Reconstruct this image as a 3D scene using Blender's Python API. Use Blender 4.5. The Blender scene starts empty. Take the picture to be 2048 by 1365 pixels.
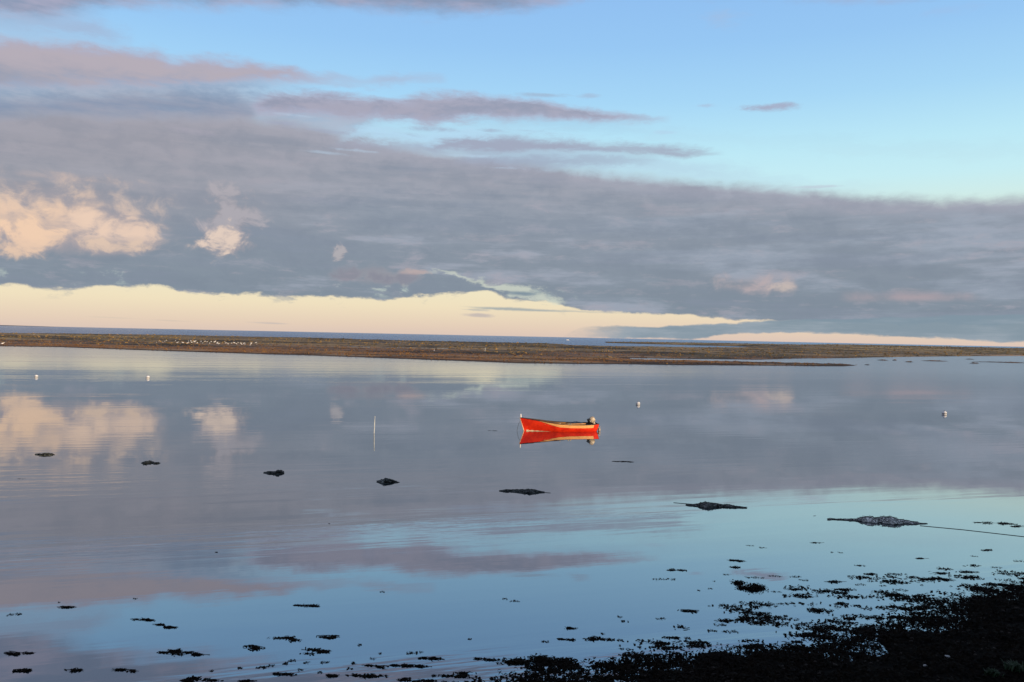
import bpy, math, random
import numpy as np
from mathutils import Vector, Matrix, noise as mnoise
R = math.radians
S = bpy.context.scene
COL = S.collection
random.seed(7); rng = np.random.default_rng(11)

# ------------------------------------------------------------------ camera
FPX = 1600.0; CAMH = 5.0; PITCH = 0.351; ROLL = 1.19     # focal length in photo pixels, eye height, tilt
cd = bpy.data.cameras.new('camera'); cam = bpy.data.objects.new('camera', cd); COL.objects.link(cam)
cd.sensor_width = 36; cd.lens = FPX/2048*36; cd.clip_start = 0.1; cd.clip_end = 200000
MROT = Matrix.Rotation(R(90-PITCH), 3, 'X') @ Matrix.Rotation(R(ROLL), 3, 'Z')
cam.matrix_world = Matrix.Translation((0, 0, CAMH)) @ MROT.to_4x4()
S.camera = cam
S.render.resolution_x = 1024; S.render.resolution_y = 682
S.render.engine = 'CYCLES'

def ray(px, py):
    return MROT @ Vector(((px-1024)/FPX, -(py-682.5)/FPX, -1))
def ground(px, py, z=0.0):
    r = ray(px, py); t = (z-CAMH)/r.z
    return Vector((r.x*t, r.y*t, z))
def azel(px, py):
    r = ray(px, py).normalized()
    return math.degrees(math.atan2(r.x, r.y)), math.degrees(math.asin(r.z))

# ------------------------------------------------------------------ sun
SUN_AZ, SUN_EL = 128.0, 6.5        # azimuth clockwise from the view direction (+Y)
sd = Vector((math.sin(R(SUN_AZ))*math.cos(R(SUN_EL)), math.cos(R(SUN_AZ))*math.cos(R(SUN_EL)), math.sin(R(SUN_EL))))
sl = bpy.data.lights.new('sun', 'SUN'); so = bpy.data.objects.new('sun', sl); COL.objects.link(so)
sl.energy = 5.0; sl.angle = R(0.5); sl.color = (1.0, 0.74, 0.48)
so.rotation_euler = (-sd).to_track_quat('-Z', 'Y').to_euler(); so.location = (60, -60, 40)

S.view_settings.view_transform = 'Standard'; S.view_settings.look = 'None'
S.view_settings.exposure = 0; S.view_settings.gamma = 1

# ------------------------------------------------------------------ node helper
class G:
    """tiny expression builder over a node tree"""
    def __init__(s, nt): s.nt = nt
    def n(s, t, **k):
        nd = s.nt.nodes.new(t)
        for a, b in k.items(): setattr(nd, a, b)
        return nd
    def put(s, sock, v):
        if isinstance(v, E): s.nt.links.new(v.s, sock)
        elif isinstance(v, bpy.types.NodeSocket): s.nt.links.new(v, sock)
        else:
            if hasattr(sock.default_value, '__len__') and not hasattr(v, '__len__'): v = [v]*len(sock.default_value)
            if hasattr(v, '__len__') and len(sock.default_value) == 4 and len(v) == 3: v = (*v, 1)
            sock.default_value = v
    def m(s, op, a, b=None, c=None, clamp=False):
        nd = s.n('ShaderNodeMath', operation=op, use_clamp=clamp)
        for i, v in enumerate((a, b, c)):
            if v is not None: s.put(nd.inputs[i], v)
        return E(s, nd.outputs[0])
    def vec(s, x, y, z):
        nd = s.n('ShaderNodeCombineXYZ')
        for i, v in enumerate((x, y, z)): s.put(nd.inputs[i], v)
        return E(s, nd.outputs[0])
    def noise(s, v, scale=1, detail=4, rough=.55, dist=0, lac=2):
        nd = s.n('ShaderNodeTexNoise'); s.put(nd.inputs['Vector'], v)
        nd.inputs['Scale'].default_value = scale; nd.inputs['Detail'].default_value = detail
        nd.inputs['Roughness'].default_value = rough; nd.inputs['Distortion'].default_value = dist
        nd.inputs['Lacunarity'].default_value = lac
        return E(s, nd.outputs['Fac'])
    def smooth(s, x, a, b, lo=0, hi=1):
        nd = s.n('ShaderNodeMapRange', interpolation_type='SMOOTHSTEP')
        for i, v in enumerate((x, a, b, lo, hi)): s.put(nd.inputs[i], v)
        return E(s, nd.outputs[0])
    def mix(s, f, a, b, mode='MIX'):
        nd = s.n('ShaderNodeMix', data_type='RGBA', blend_type=mode, clamp_factor=True)
        s.put(nd.inputs[0], f); s.put(nd.inputs[6], a); s.put(nd.inputs[7], b)
        return E(s, nd.outputs[2])
    def ramp(s, x, stops, interp='LINEAR'):
        nd = s.n('ShaderNodeValToRGB'); cr = nd.color_ramp; cr.interpolation = interp
        while len(cr.elements) < len(stops): cr.elements.new(0.5)
        for e, (p, c) in zip(cr.elements, stops): e.position = p; e.color = (*c, 1)
        s.put(nd.inputs[0], x)
        return E(s, nd.outputs[0])
class E:
    def __init__(s, g, sock): s.g = g; s.s = sock
    def __add__(s, o): return s.g.m('ADD', s, o)
    __radd__ = __add__
    def __sub__(s, o): return s.g.m('SUBTRACT', s, o)
    def __rsub__(s, o): return s.g.m('SUBTRACT', o, s)
    def __mul__(s, o): return s.g.m('MULTIPLY', s, o)
    __rmul__ = __mul__
    def __truediv__(s, o): return s.g.m('DIVIDE', s, o)
def lin(r, g, b):
    f = lambda c: (c/255/12.92) if c/255 <= 0.04045 else ((c/255+0.055)/1.055)**2.4
    return (f(r), f(g), f(b))

# ------------------------------------------------------------------ sky: world directions, azimuth and elevation
world = bpy.data.worlds.new('World'); S.world = world; world.use_nodes = True
nt = world.node_tree; nt.nodes.clear(); g = G(nt)
tc = g.n('ShaderNodeTexCoord')
sx = g.n('ShaderNodeSeparateXYZ'); nt.links.new(tc.outputs['Generated'], sx.inputs[0])
dx, dy, dz = (E(g, o) for o in sx.outputs)
AZ = g.m('ARCTAN2', dx, dy) * (180/math.pi)
EL = g.m('ARCSINE', g.m('MINIMUM', g.m('ABSOLUTE', dz), 0.99999)) * (180/math.pi)
AZN = g.m('ADD', AZ * (1/80), 0.5, clamp=True)
ELM = 40.0
def curve(pts):
    """elevation of a cloud edge against azimuth; pts are places of the edge"""
    nd = g.n('ShaderNodeFloatCurve'); c = nd.mapping.curves[0]; nd.mapping.extend = 'HORIZONTAL'
    q = sorted(((a/80+.5), e/ELM) for a, e in (azel(x, y) for x, y in pts))
    q = [(min(max(a, 0), 1), min(max(e, 0), 1)) for a, e in q]
    c.points[0].location = q[0]; c.points[1].location = q[-1]
    for a in q[1:-1]: c.points.new(*a)
    for p in c.points: p.handle_type = 'AUTO_CLAMPED'
    nd.mapping.update(); g.put(nd.inputs[1], AZN)
    return E(g, nd.outputs[0]) * ELM
nA = (g.noise(g.vec(AZ*.11, EL*.55, 1.7), 1, 5, .6) - .5)*1.7          # long soft streaks
nB = (g.noise(g.vec(AZ*.36, EL*1.15, 4.2), 1, 7, .66, .25) - .5)*1.9     # ragged edges
nC = (g.noise(g.vec(AZ*.045, EL*.85, 8.8), 1, 5, .62) - .5)*1.6         # broad layering
nD = (g.noise(g.vec(AZ*.20+2, EL*.36, 2.9), 1, 6, .52, .5) - .5)*1.9     # billows
nG = (g.noise(g.vec(AZ*.60+7, EL*.80, 6.1), 1, 6, .58, .4) - .5)*1.9     # small billows
nF = nG*.5
DEP = None
def band(top, bot, st=.35, sb=.35, wa=.6, wb=1.2, wf=.25, off=0):
    """cloud layer between two edges; DEP keeps how deep inside the layer a direction lies"""
    global DEP
    w = EL + nA*(wa*.8) + nB*(wb*.8) + nF*(wf*1.6) + off
    a = 1.0; db = dt = None
    if bot is not None:
        b = curve(bot); db = w - b
        a = g.smooth(db, -1.3*sb, 1.5*sb)
    if top is not None:
        t = curve(top); dt = t - w
        a = a * g.smooth(dt, -1.3*st, 2.0*st)
        if bot is not None: a = a * g.smooth(t - b, 0, .16)
    DEP = db if dt is None else dt if db is None else g.m('MINIMUM', db, dt)
    return a
# clear sky
CLR = g.ramp(EL*(1/45), [(0, lin(228,205,192)), (.012, lin(235,212,192)), (.045, lin(246,230,198)), (.10, lin(247,240,206)), (.17, lin(226,243,226)),
    (.24, lin(205,245,252)), (.29, lin(194,240,255)), (.36, lin(172,222,255)), (.44, lin(156,206,252)), (.54, lin(146,194,248)), (.75, lin(110,160,228)), (1, lin(80,130,205))])
# right of frame the clear sky is a little deeper
sky = g.n('ShaderNodeTexSky', sky_type='NISHITA'); sky.sun_disc = False
sky.sun_elevation = R(SUN_EL); sky.sun_rotation = R(SUN_AZ); sky.air_density = 1; sky.dust_density = 1; sky.ozone_density = 1.5
nish = g.mix(1.0, sky.outputs[0], (.12, .12, .12), 'MULTIPLY')
col = g.mix(.90, nish, CLR)
# --- high thin veil bands
def lay(mask, c, k=1.0):
    global col
    col = g.mix(mask*k, col, c)
dslate = lin(110,126,142)
def blob(px, py, rx, ry, c, k=.8, rag=1.5, soft=.9, nz=None):
    a, e = azel(px, py); rx_, ry_ = rx/FPX*57.3, ry/FPX*57.3
    u = (AZ - a)*(1/rx_); v = (EL - e + (AZ - a)*.02)*(1/ry_)
    d = 1 - g.m('SQRT', u*u + v*v) + (nz or nB)*rag
    mk = g.smooth(d, 0, soft)
    lay(mk, c, k); return d
# topmost cloud (continues above the frame)
c_top = g.mix(g.smooth(nA+nD*.5, -.15, .2), lin(136,148,174), lin(168,166,188))
lay(band(None, [(-300,40),(0,36),(60,38),(130,30),(200,17),(400,8),(500,10),(700,12),(860,24),(960,24),(1050,14),(1130,0),(1250,-20),(1700,-8),(1800,-10),(2100,-40),(2400,-60)], sb=.5, wa=.5, wb=.9), c_top, .92)
# band 1, pink band upper left
t1 = [(-400,60),(0,70),(100,76),(200,88),(300,98),(350,118),(400,116),(500,122),(580,136),(640,150),(720,158),(780,150),(880,155),(900,162),(2300,200)]
b1 = [(-400,186),(0,185),(200,181),(400,176),(500,169),(640,166),(760,164),(880,160),(900,162),(2300,200)]
m = band(t1, b1, .30, .4, .4, 1.0)
c1 = g.mix(g.smooth(EL+nA*1.8+nB*1.2-AZ*.035, 14.9, 17.4), lin(146,150,168), lin(182,171,180))
lay(m, g.mix(g.smooth(DEP, .1, .9), lin(176,172,192), c1), .95)
lay(band([(0,40),(180,38),(230,55),(260,70),(270,74),(300,74),(2000,74)], [(0,62),(100,66),(180,74),(260,76),(300,74),(2000,74)], .4, .4), lin(165,170,195), .6)
lay(band([(-400,150),(0,158),(300,160),(480,160),(560,178),(640,196),(800,210),(2300,300)], [(-400,260),(0,250),(480,250),(560,262),(700,270),(800,230),(2300,300)], .6, .6, .8, 1.8, .4), g.mix(g.smooth(nB + nA, -.3, .3), lin(150,166,192), lin(172,176,194)), .82)
# band 2, grey blue veil left then the long streak to the right
lay(band([(-400,175),(0,186),(250,178),(430,185),(500,198),(515,212),(2200,212)], [(-400,300),(505,250),(515,212),(2200,212)], .5, .6, .4, .8), g.mix(g.smooth(nA, -.2, .2), lin(132,148,174), lin(156,160,178)), .93)
t2 = [(-300,206),(495,206),(530,190),(600,184),(700,190),(800,195),(850,184),(930,186),(1000,192),(1080,196),(1150,210),(1250,226),(1300,232),(1345,238),(2300,260)]
b2 = [(-300,206),(495,206),(520,225),(640,231),(740,236),(850,246),(920,240),(1000,238),(1130,240),(1200,246),(1280,243),(1345,239),(2300,260)]
m = band(t2, b2, .24, .26, .35, .95)
lay(m, g.mix(g.smooth(DEP + nG*.5, .0, .7), lin(172,174,196), g.mix(g.smooth(nB+nA, -.2, .3), lin(150,155,176), lin(168,166,184))), .95)
# thin veil between the streaks and the deck
lay(band([(-300,240),(480,236),(560,240),(700,246),(850,252),(1000,258),(1150,285),(1350,315),(1480,340),(1560,356),(2300,420)], [(-300,330),(500,330),(850,340),(1150,345),(1400,362),(1560,370),(2300,420)], .6, .6, .8, 1.6, .5), lin(176,198,222), .55)
# main deck
td = [(-400,225),(0,225),(300,228),(500,232),(620,248),(700,268),(800,290),(900,305),(1024,320),(1150,338),(1300,354),(1400,365),(1600,377),(1700,390),(1850,396),(2048,393),(2400,390)]
bd = [(-400,570),(0,572),(130,577),(250,571),(400,585),(550,592),(720,597),(860,592),(970,585),(1020,598),(1110,603),(1135,616),(1300,626),(1450,636),(1545,643),(2400,655)]
md = band(td, bd, .32, .09, .22, .55, .45); mdep = DEP; mtop = curve(td) - EL
base = g.ramp((EL + nC*4 + nA*2)*(1/18), [(0, dslate), (.14, lin(114,130,145)), (.30, lin(122,135,150)), (.45, lin(133,143,158)), (.58, lin(145,152,166)), (.72, lin(151,156,170)), (.85, lin(154,160,177)), (1, lin(150,160,182))])
# pale streaks inside the deck, pinkish upper edge to the right
base = g.mix(g.smooth(nA + nC*.6, .05, .32)*.65, base, lin(160,167,183))
base = g.mix(g.smooth(nB + nC, .12, .42)*.35, base, lin(168,161,172))
wright = g.smooth(AZ, 0, 14)
base = g.mix(g.smooth(EL + nA*2.4, 8.2, 11.2)*.5, base, lin(160,157,168))
base = g.mix(wright*g.smooth(nA - nC, -.15, .35)*.7, base, lin(152,164,181))
base = g.mix(g.smooth(nB + nA*.6 - nC*.4, .08, .5)*.45, base, lin(168,164,176))
base = g.mix(g.smooth(nC*1.2 + nA*.8, .02, -.45)*.6, base, lin(131,141,160))
base = g.mix(g.smooth(nB + nC, .05, -.4)*.35, base, lin(112,124,142))
base = g.mix(g.smooth(mtop + nA*1.5, 1.6, .1)*.7, base, lin(167,166,181))
wleft = 1 - g.smooth(AZ, -26, -8)
base = g.mix(wleft*g.smooth(EL+nA*2, 5, 9)*.5, base, lin(160,152,158))
base = g.mix(.20, base, lin(176,184,198))
base = g.mix(g.smooth(nG*.7 + nA, .12, -.35)*.20, base, lin(110,124,142))
lay(md, base, .985)
# frayed underside: torn bright wisps just above the lower edge and grey shreds just below it
cbd = curve(bd) - EL; west = 1 - g.smooth(AZ, 2, 6)
lay(g.smooth(g.m('ABSOLUTE', cbd + .55), .75, .1)*g.smooth(nG + nB*.6, .16, .42)*west, lin(196,210,200), .6)
lay(g.smooth(g.m('ABSOLUTE', cbd - .25), .55, .05)*g.smooth(nB - nG*.5, .08, .40)*west, lin(160,166,170), .55)
# upper small streaks of the deck: band 3 and wisps
t3 = [(-300,292),(640,292),(700,286),(840,290),(880,282),(1000,273),(1080,276),(1150,284),(1300,290),(1400,297),(1445,303),(2300,330)]
b3 = [(-300,292),(640,292),(760,296),(900,302),(1000,303),(1150,304),(1280,306),(1360,312),(1445,305),(2300,330)]
lay(band(t3, b3, .24, .24, .35, .9), lin(160,165,186), .9)
lay(band([(-300,330),(900,325),(960,302),(1060,306),(1180,312),(1290,314),(1325,322),(2300,350)], [(-300,330),(900,325),(1000,335),(1180,332),(1325,323),(2300,350)], .3, .3, .3, .9), lin(158,168,190), .75)
for (x_, y_, w_, h2, k_) in ((560, 246, 60, 6, .5), (640, 262, 70, 6, .55), (760, 268, 80, 7, .6), (900, 262, 90, 6, .6), (980, 262, 70, 5, .5), (820, 290, 60, 5, .55), (1060, 262, 80, 4, .4), (1180, 300, 90, 5, .45)):
    blob(x_, y_, w_, h2, lin(160,168,192), k_, 2.2, 1.3)
for (x_, y_, w_, h2, k_) in ((720, 302, 55, 4, .5), (600, 232, 45, 4, .5), (940, 312, 60, 4, .5), (1000, 336, 70, 4, .5)):
    blob(x_, y_, w_, h2, lin(188,214,236), k_, 2.2, 1.3)
# blue openings in the deck, upper middle
lay(band([(-300,282),(660,280),(720,262),(800,262),(900,258),(960,262),(1010,274),(2300,330)], [(-300,282),(660,280),(700,276),(780,280),(900,285),(980,276),(1010,275),(2300,330)], .25, .25, .4, 1.6, .5), lin(182,218,242), .75)
# small separate clouds in the clear sky
blob(1536, 215, 62, 9, lin(165,168,192), .85)
blob(1410, 212, 34, 7, lin(172,188,215), .6)
blob(1440, 36, 70, 20, lin(162,190,226), .55)
blob(1180, 192, 26, 6, lin(165,180,205), .5)
blob(1080, 190, 60, 5, lin(160,175,198), .6)
blob(1640, 374, 60, 4, lin(190,200,215), .6)
blob(1900, 20, 60, 14, lin(160,190,230), .35)
blob(1330, 265, 28, 5, lin(180,205,230), .4)
blob(650, 306, 50, 4, lin(180,200,220), .5)
blob(380, 262, 60, 8, lin(172,168,182), .4)
# pale break between the layers (cream wedge with a ragged upper edge)
hu = [(-300,550),(800,552),(850,543),(900,544),(950,556),(1000,563),(1050,572),(1110,590),(1140,606),(2300,640)]
hl = [(-300,550),(800,552),(855,546),(900,553),(955,566),(985,577),(1000,588),(1060,594),(1110,604),(1140,606),(2300,640)]
lay(band(hu, hl, .14, .14, .4, 1.5, .8), lin(218,224,206), .66)
blob(1040, 587, 62, 7, lin(120,140,156), .9, 1.0)
# lower grey deck on the right with the peach strips
l1 = [(-300,672),(1120,676),(1140,664),(1165,657),(1230,654),(1350,651),(1500,645),(1560,641),(2048,630),(2400,620)]
l2 = [(-300,672),(1120,674),(1165,680),(1200,692),(1280,694),(1395,694),(1430,673),(1500,668),(1620,666),(1740,670),(1850,675),(1960,681),(2048,684),(2400,690)]
lay(band(l1, l2, .05, .06, .10, .40, .15)*g.smooth(AZ + nB*3, azel(1110,665)[0], azel(1270,665)[0]), g.mix(g.smooth(nA*1.2 + nC, -.2, .25), lin(130,149,163), lin(150,164,176))*1.0 if False else g.mix(g.smooth(nA*1.2 + nC, -.2, .25), lin(130,149,163), lin(150,164,176)), .97)
lay(band([(-300,615),(880,612),(1020,616),(1080,619),(1150,622),(2300,640)],[(-300,615),(880,612),(1020,622),(1150,625),(2300,640)], .05, .05, .04, .15, .05), lin(140,158,168), .75)
# scraps near the horizon
blob(955, 631, 34, 5, lin(190,180,178), .8, 1.2)
blob(950, 620, 34, 3, lin(176,178,176), .6)
blob(545, 647, 50, 2.6, lin(190,182,180), .6, .8)
blob(230, 636, 60, 2.2, lin(212,198,180), .5, .8)
blob(345, 642, 50, 2.0, lin(205,190,178), .5, .8)
# warm billows under the deck
def cumulus(px, py, rx, ry, warm, k=.95, seed=0, rag=1.5, soft=.45):
    n1 = (nD, nG, nG)[int(seed*2) % 3]*.85 + nG*.25
    a, e = azel(px, py); rx_, ry_ = rx/FPX*57.3, ry/FPX*57.3
    u = (AZ - a)*(1/rx_); v = (EL - e)*(1/ry_)
    v = g.m('MAXIMUM', v, v*-1.6)                                   # flat base, domed top
    d = 1 - g.m('SQRT', u*u + v*v) + n1*rag
    shade = g.smooth(d + nG*1.3 + nB*.5, -.05, .85)
    lay(g.smooth(d, -.05, soft+.10), g.mix(shade, lin(166,160,166), warm), k)
cumulus(120, 446, 215, 84, lin(206,188,178), .8, 1, .75, .5)
cumulus(70, 452, 205, 84, lin(242,208,180), .9, 0, .65, .55)
cumulus(215, 466, 118, 60, lin(234,206,186), .85, 0, .8)
cumulus(40, 480, 110, 50, lin(240,206,178), .8, 1, .9)
cumulus(225, 495, 95, 22, lin(218,194,176), .75, 1, 1.0)
cumulus(455, 450, 62, 74, lin(180,174,180), .75, 1, 1.6)
cumulus(452, 492, 56, 42, lin(230,208,192), .9, 1, 1.2)
cumulus(679, 511, 17, 17, lin(186,180,182), .75, 1, 2.6)
cumulus(820, 545, 50, 9, lin(200,178,172), .7, 8, 1.0)
cumulus(760, 555, 110, 26, lin(146,138,150), .5, 1, 1.0)
cumulus(1505, 575, 95, 30, lin(186,172,174), .9, 8, 1.1, .9)
cumulus(1560, 577, 34, 16, lin(208,192,182), .7, 2.5, .9, .8)
cumulus(1830, 595, 135, 20, lin(176,162,168), .8, 1.5, 1.2, .9)
cumulus(60, 350, 190, 16, lin(196,178,174), .35, 11, 1.2, 1.2)
bgn = g.n('ShaderNodeBackground'); bgn.inputs[1].default_value = 1.0
g.put(bgn.inputs[0], col)
wo = g.n('ShaderNodeOutputWorld'); nt.links.new(bgn.outputs[0], wo.inputs[0])

# ------------------------------------------------------------------ object helpers
def tag(o, label=None, cat=None, group=None, kind=None):
    if label: o['label'] = label
    if cat: o['category'] = cat
    if group: o['group'] = group
    if kind: o['kind'] = kind
    return o
def empty(name, loc, rz=0.0):
    o = bpy.data.objects.new(name, None); COL.objects.link(o); o.location = loc; o.rotation_euler = (0, 0, rz)
    o.empty_display_size = .2
    return o
def mesh_obj(name, V, F, mat, parent=None, smooth=True, loc=None):
    me = bpy.data.meshes.new(name)
    V = np.asarray(V, dtype=np.float32).reshape(-1, 3)
    if isinstance(F, np.ndarray):
        k = F.shape[1]; n = len(F)
        me.vertices.add(len(V)); me.vertices.foreach_set('co', V.ravel())
        me.loops.add(n*k); me.loops.foreach_set('vertex_index', F.astype(np.int32).ravel())
        me.polygons.add(n); me.polygons.foreach_set('loop_start', np.arange(0, n*k, k, dtype=np.int32))
        me.update(calc_edges=True)
    else:
        me.from_pydata([tuple(map(float, v)) for v in V], [], F)
    me.validate()
    if smooth: me.polygons.foreach_set('use_smooth', [True]*len(me.polygons))
    for m_ in (mat if isinstance(mat, list) else [mat]): me.materials.append(m_)
    o = bpy.data.objects.new(name, me); COL.objects.link(o)
    if parent: o.parent = parent
    if loc is not None: o.location = loc
    return o
def grid_faces(nr, nc, wrap=False):
    i = np.arange(nr-1)[:, None]; j = np.arange(nc if wrap else nc-1)[None, :]
    a = i*nc + j; b = i*nc + (j+1) % nc
    return np.stack([a, b, b+nc, a+nc], -1).reshape(-1, 4)
class MB:
    def __init__(s): s.V = []; s.F = []
    def add(s, V, F):
        o = len(s.V); s.V += [tuple(v) for v in V]; s.F += [tuple(int(i)+o for i in f) for f in F]
    def tube(s, pts, r, k=8, cap=True):
        pts = [Vector(p) for p in pts]; rr = r if hasattr(r, '__len__') else [r]*len(pts)
        V = []
        for i, p in enumerate(pts):
            t = (pts[min(i+1, len(pts)-1)] - pts[max(i-1, 0)]).normalized()
            a = t.orthogonal().normalized() if i == 0 else (a - t*a.dot(t)).normalized()
            b = t.cross(a)
            V += [p + (a*math.cos(2*math.pi*j/k) + b*math.sin(2*math.pi*j/k))*rr[i] for j in range(k)]
        F = [tuple(f) for f in grid_faces(len(pts), k, True)]
        if cap: F += [tuple(range(k-1, -1, -1)), tuple(range((len(pts)-1)*k, len(pts)*k))]
        s.add(V, F)
    def box(s, c, d, bev=.0):
        x, y, z = (q/2 for q in d); b = bev or min(d)*.12
        V = []; 
        for zz, ins in ((-z, b), (-z+b, 0), (z-b, 0), (z, b)):
            xx, yy = x-ins, y-ins; q = b if ins == 0 else b*.6
            V += [(c[0]+p[0], c[1]+p[1], c[2]+zz) for p in ((xx, yy-q), (xx-q, yy), (-xx+q, yy), (-xx, yy-q), (-xx, -yy+q), (-xx+q, -yy), (xx-q, -yy), (xx, -yy+q))]
        F = [tuple(f) for f in grid_faces(4, 8, True)] + [tuple(range(7, -1, -1)), tuple(range(24, 32))]
        s.add(V, F)
    def lathe(s, prof, k=20, c=(0, 0, 0)):
        V = [(c[0]+r*math.cos(2*math.pi*j/k), c[1]+r*math.sin(2*math.pi*j/k), c[2]+z) for r, z in prof for j in range(k)]
        F = [tuple(f) for f in grid_faces(len(prof), k, True)] + [tuple(range(k-1, -1, -1)), tuple(range((len(prof)-1)*k, len(prof)*k))]
        s.add(V, F)
    def build(s, name, mat, parent=None, smooth=True, loc=None):
        return mesh_obj(name, s.V, s.F, mat, parent, smooth, loc)

def mat(name, c1, c2=None, scale=4, rough=.6, spec=.4, bump=0, bscale=30, detail=5, metallic=0, stretch=(1, 1, 1)):
    m_ = bpy.data.materials.new(name); m_.use_nodes = True
    gg = G(m_.node_tree); b = m_.node_tree.nodes['Principled BSDF']
    t = gg.n('ShaderNodeTexCoord'); mp = gg.n('ShaderNodeMapping'); mp.inputs['Scale'].default_value = stretch
    m_.node_tree.links.new(t.outputs['Object'], mp.inputs[0])
    n_ = gg.noise(mp.outputs[0], scale, detail, .6)
    gg.put(b.inputs['Base Color'], gg.mix(gg.smooth(n_, .35, .65), c1, c2 or tuple(x*.7 for x in c1)))
    b.inputs['Roughness'].default_value = rough; b.inputs['Specular IOR Level'].default_value = spec
    b.inputs['Metallic'].default_value = metallic
    if bump:
        bn = gg.n('ShaderNodeBump'); bn.inputs['Strength'].default_value = bump; bn.inputs['Distance'].default_value = .02
        gg.put(bn.inputs['Height'], gg.noise(mp.outputs[0], bscale, 5, .65)); m_.node_tree.links.new(bn.outputs[0], b.inputs['Normal'])
    return m_
M_weed = mat('wet_seaweed', (.0022, .0018, .0014), (.0065, .0048, .0028), 9, .8, .04)
M_net = mat('old_netting', (.085, .10, .095), (.03, .034, .032), 5, .8, .2)
M_mat = mat('matted_cords_pale', (.74, .80, .78), (.26, .30, .29), 13, .9, .1)
M_mat2 = mat('matted_cords_dark', (.24, .27, .26), (.03, .032, .03), 12, .9, .1)
M_rope = mat('rope', (.06, .06, .052), (.03, .03, .028), 20, .8, .2)
M_white = mat('white_paint', (.82, .80, .76), (.70, .68, .63), 9, .45, .4)

# ------------------------------------------------------------------ noise on numpy grids
def vnoise(x, y, seed=0):
    xi = np.floor(x).astype(np.int64); yi = np.floor(y).astype(np.int64); fx = x-xi; fy = y-yi
    fx = fx*fx*(3-2*fx); fy = fy*fy*(3-2*fy)
    def h(a, b):
        n_ = (a*374761393 + b*668265263 + seed*1442695041) & 0x7fffffff
        n_ = ((n_ ^ (n_ >> 13))*1274126177) & 0x7fffffff
        return ((n_ ^ (n_ >> 16)) & 0xffff)/65535.0
    return (h(xi, yi)*(1-fx)+h(xi+1, yi)*fx)*(1-fy) + (h(xi, yi+1)*(1-fx)+h(xi+1, yi+1)*fx)*fy
def fbm(x, y, o=5, seed=0):
    s = 0; a = .5; t = 0
    for k in range(o): s = s + a*vnoise(x*2**k, y*2**k, seed+k*17); t += a; a *= .55
    return s/t
def interp(x, pts):
    p = sorted(pts); return np.interp(x, [a for a, b in p], [b for a, b in p])
def sstep(x, a, b):
    t = np.clip((x-a)/(b-a), 0, 1); return t*t*(3-2*t)

# ------------------------------------------------------------------ water: the still lagoon and the open sea
def water_mat(name, sea=False):
    m_ = bpy.data.materials.new(name); m_.use_nodes = True; t = m_.node_tree; t.nodes.clear(); gg = G(t)
    geo = gg.n('ShaderNodeNewGeometry'); sp = gg.n('ShaderNodeSeparateXYZ'); t.links.new(geo.outputs['Position'], sp.inputs[0])
    X, Y, _ = (E(gg, o) for o in sp.outputs)
    a = R(17)
    Xr = X*math.cos(a) + Y*math.sin(a); Yr = Y*math.cos(a) - X*math.sin(a)
    if sea:
        h = gg.noise(gg.vec(X*.12, Y*.3, 0), 1, 6, .65) * 1.0
        bs, bd = 1.0, 1.3
    else:
        # wind lanes: smooth water with patches of fine ripples
        patch = gg.smooth(gg.noise(gg.vec(Xr*.020, Yr*.16, 3.1), 1, 4, .55), .42, .66)
        wav = gg.noise(gg.vec(Xr*.28, Yr*2.1, 0.7), 1, 3, .5)
        wav2 = gg.noise(gg.vec(Xr*.9, Yr*6.5, 5.7), 1, 3, .55)
        swell = gg.noise(gg.vec(Xr*.07, Yr*.45, 9.1), 1, 2, .5)
        h = wav*(patch*.0115 + .0006) + wav2*(patch*.0030 + .0001) + swell*.0035
        h = h * (gg.smooth(Y, 34, 19, .42, 1.35) + gg.smooth(Y, 60, 150, 0, .5))
        bs, bd = 1.0, 1.0
    bn = gg.n('ShaderNodeBump'); bn.inputs['Strength'].default_value = bs; bn.inputs['Distance'].default_value = bd
    gg.put(bn.inputs['Height'], h)
    lw = gg.n('ShaderNodeFresnel'); lw.inputs['IOR'].default_value = 1.34
    t.links.new(bn.outputs[0], lw.inputs['Normal'])
    fac = gg.m('ADD', gg.m('POWER', E(gg, lw.outputs[0]), .42)*.94, .015, clamp=True)
    gl = gg.n('ShaderNodeBsdfGlossy')
    if sea: gl.inputs['Roughness'].default_value = .18
    else: gg.put(gl.inputs['Roughness'], gg.smooth(Y, 45, 170, .004, .14))
    gl.inputs['Color'].default_value = (.70, .79, .92, 1) if sea else (.93, .95, .97, 1)
    t.links.new(bn.outputs[0], gl.inputs['Normal'])
    df = gg.n('ShaderNodeBsdfDiffuse'); df.inputs['Color'].default_value = (.018, .04, .075, 1) if sea else (.016, .028, .036, 1)
    mx = gg.n('ShaderNodeMixShader'); gg.put(mx.inputs[0], fac)
    t.links.new(df.outputs[0], mx.inputs[1]); t.links.new(gl.outputs[0], mx.inputs[2])
    o = gg.n('ShaderNodeOutputMaterial'); t.links.new(mx.outputs[0], o.inputs[0])
    return m_
SEA_Y = 760.0
def sheet(name, x0, x1, y0, y1, m_, z=0):
    return mesh_obj(name, [(x0, y0, z), (x1, y0, z), (x1, y1, z), (x0, y1, z)], [(0, 1, 2, 3)], m_, smooth=False)
M_lag = water_mat('still_water'); M_sea = water_mat('sea_water', True)
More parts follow.
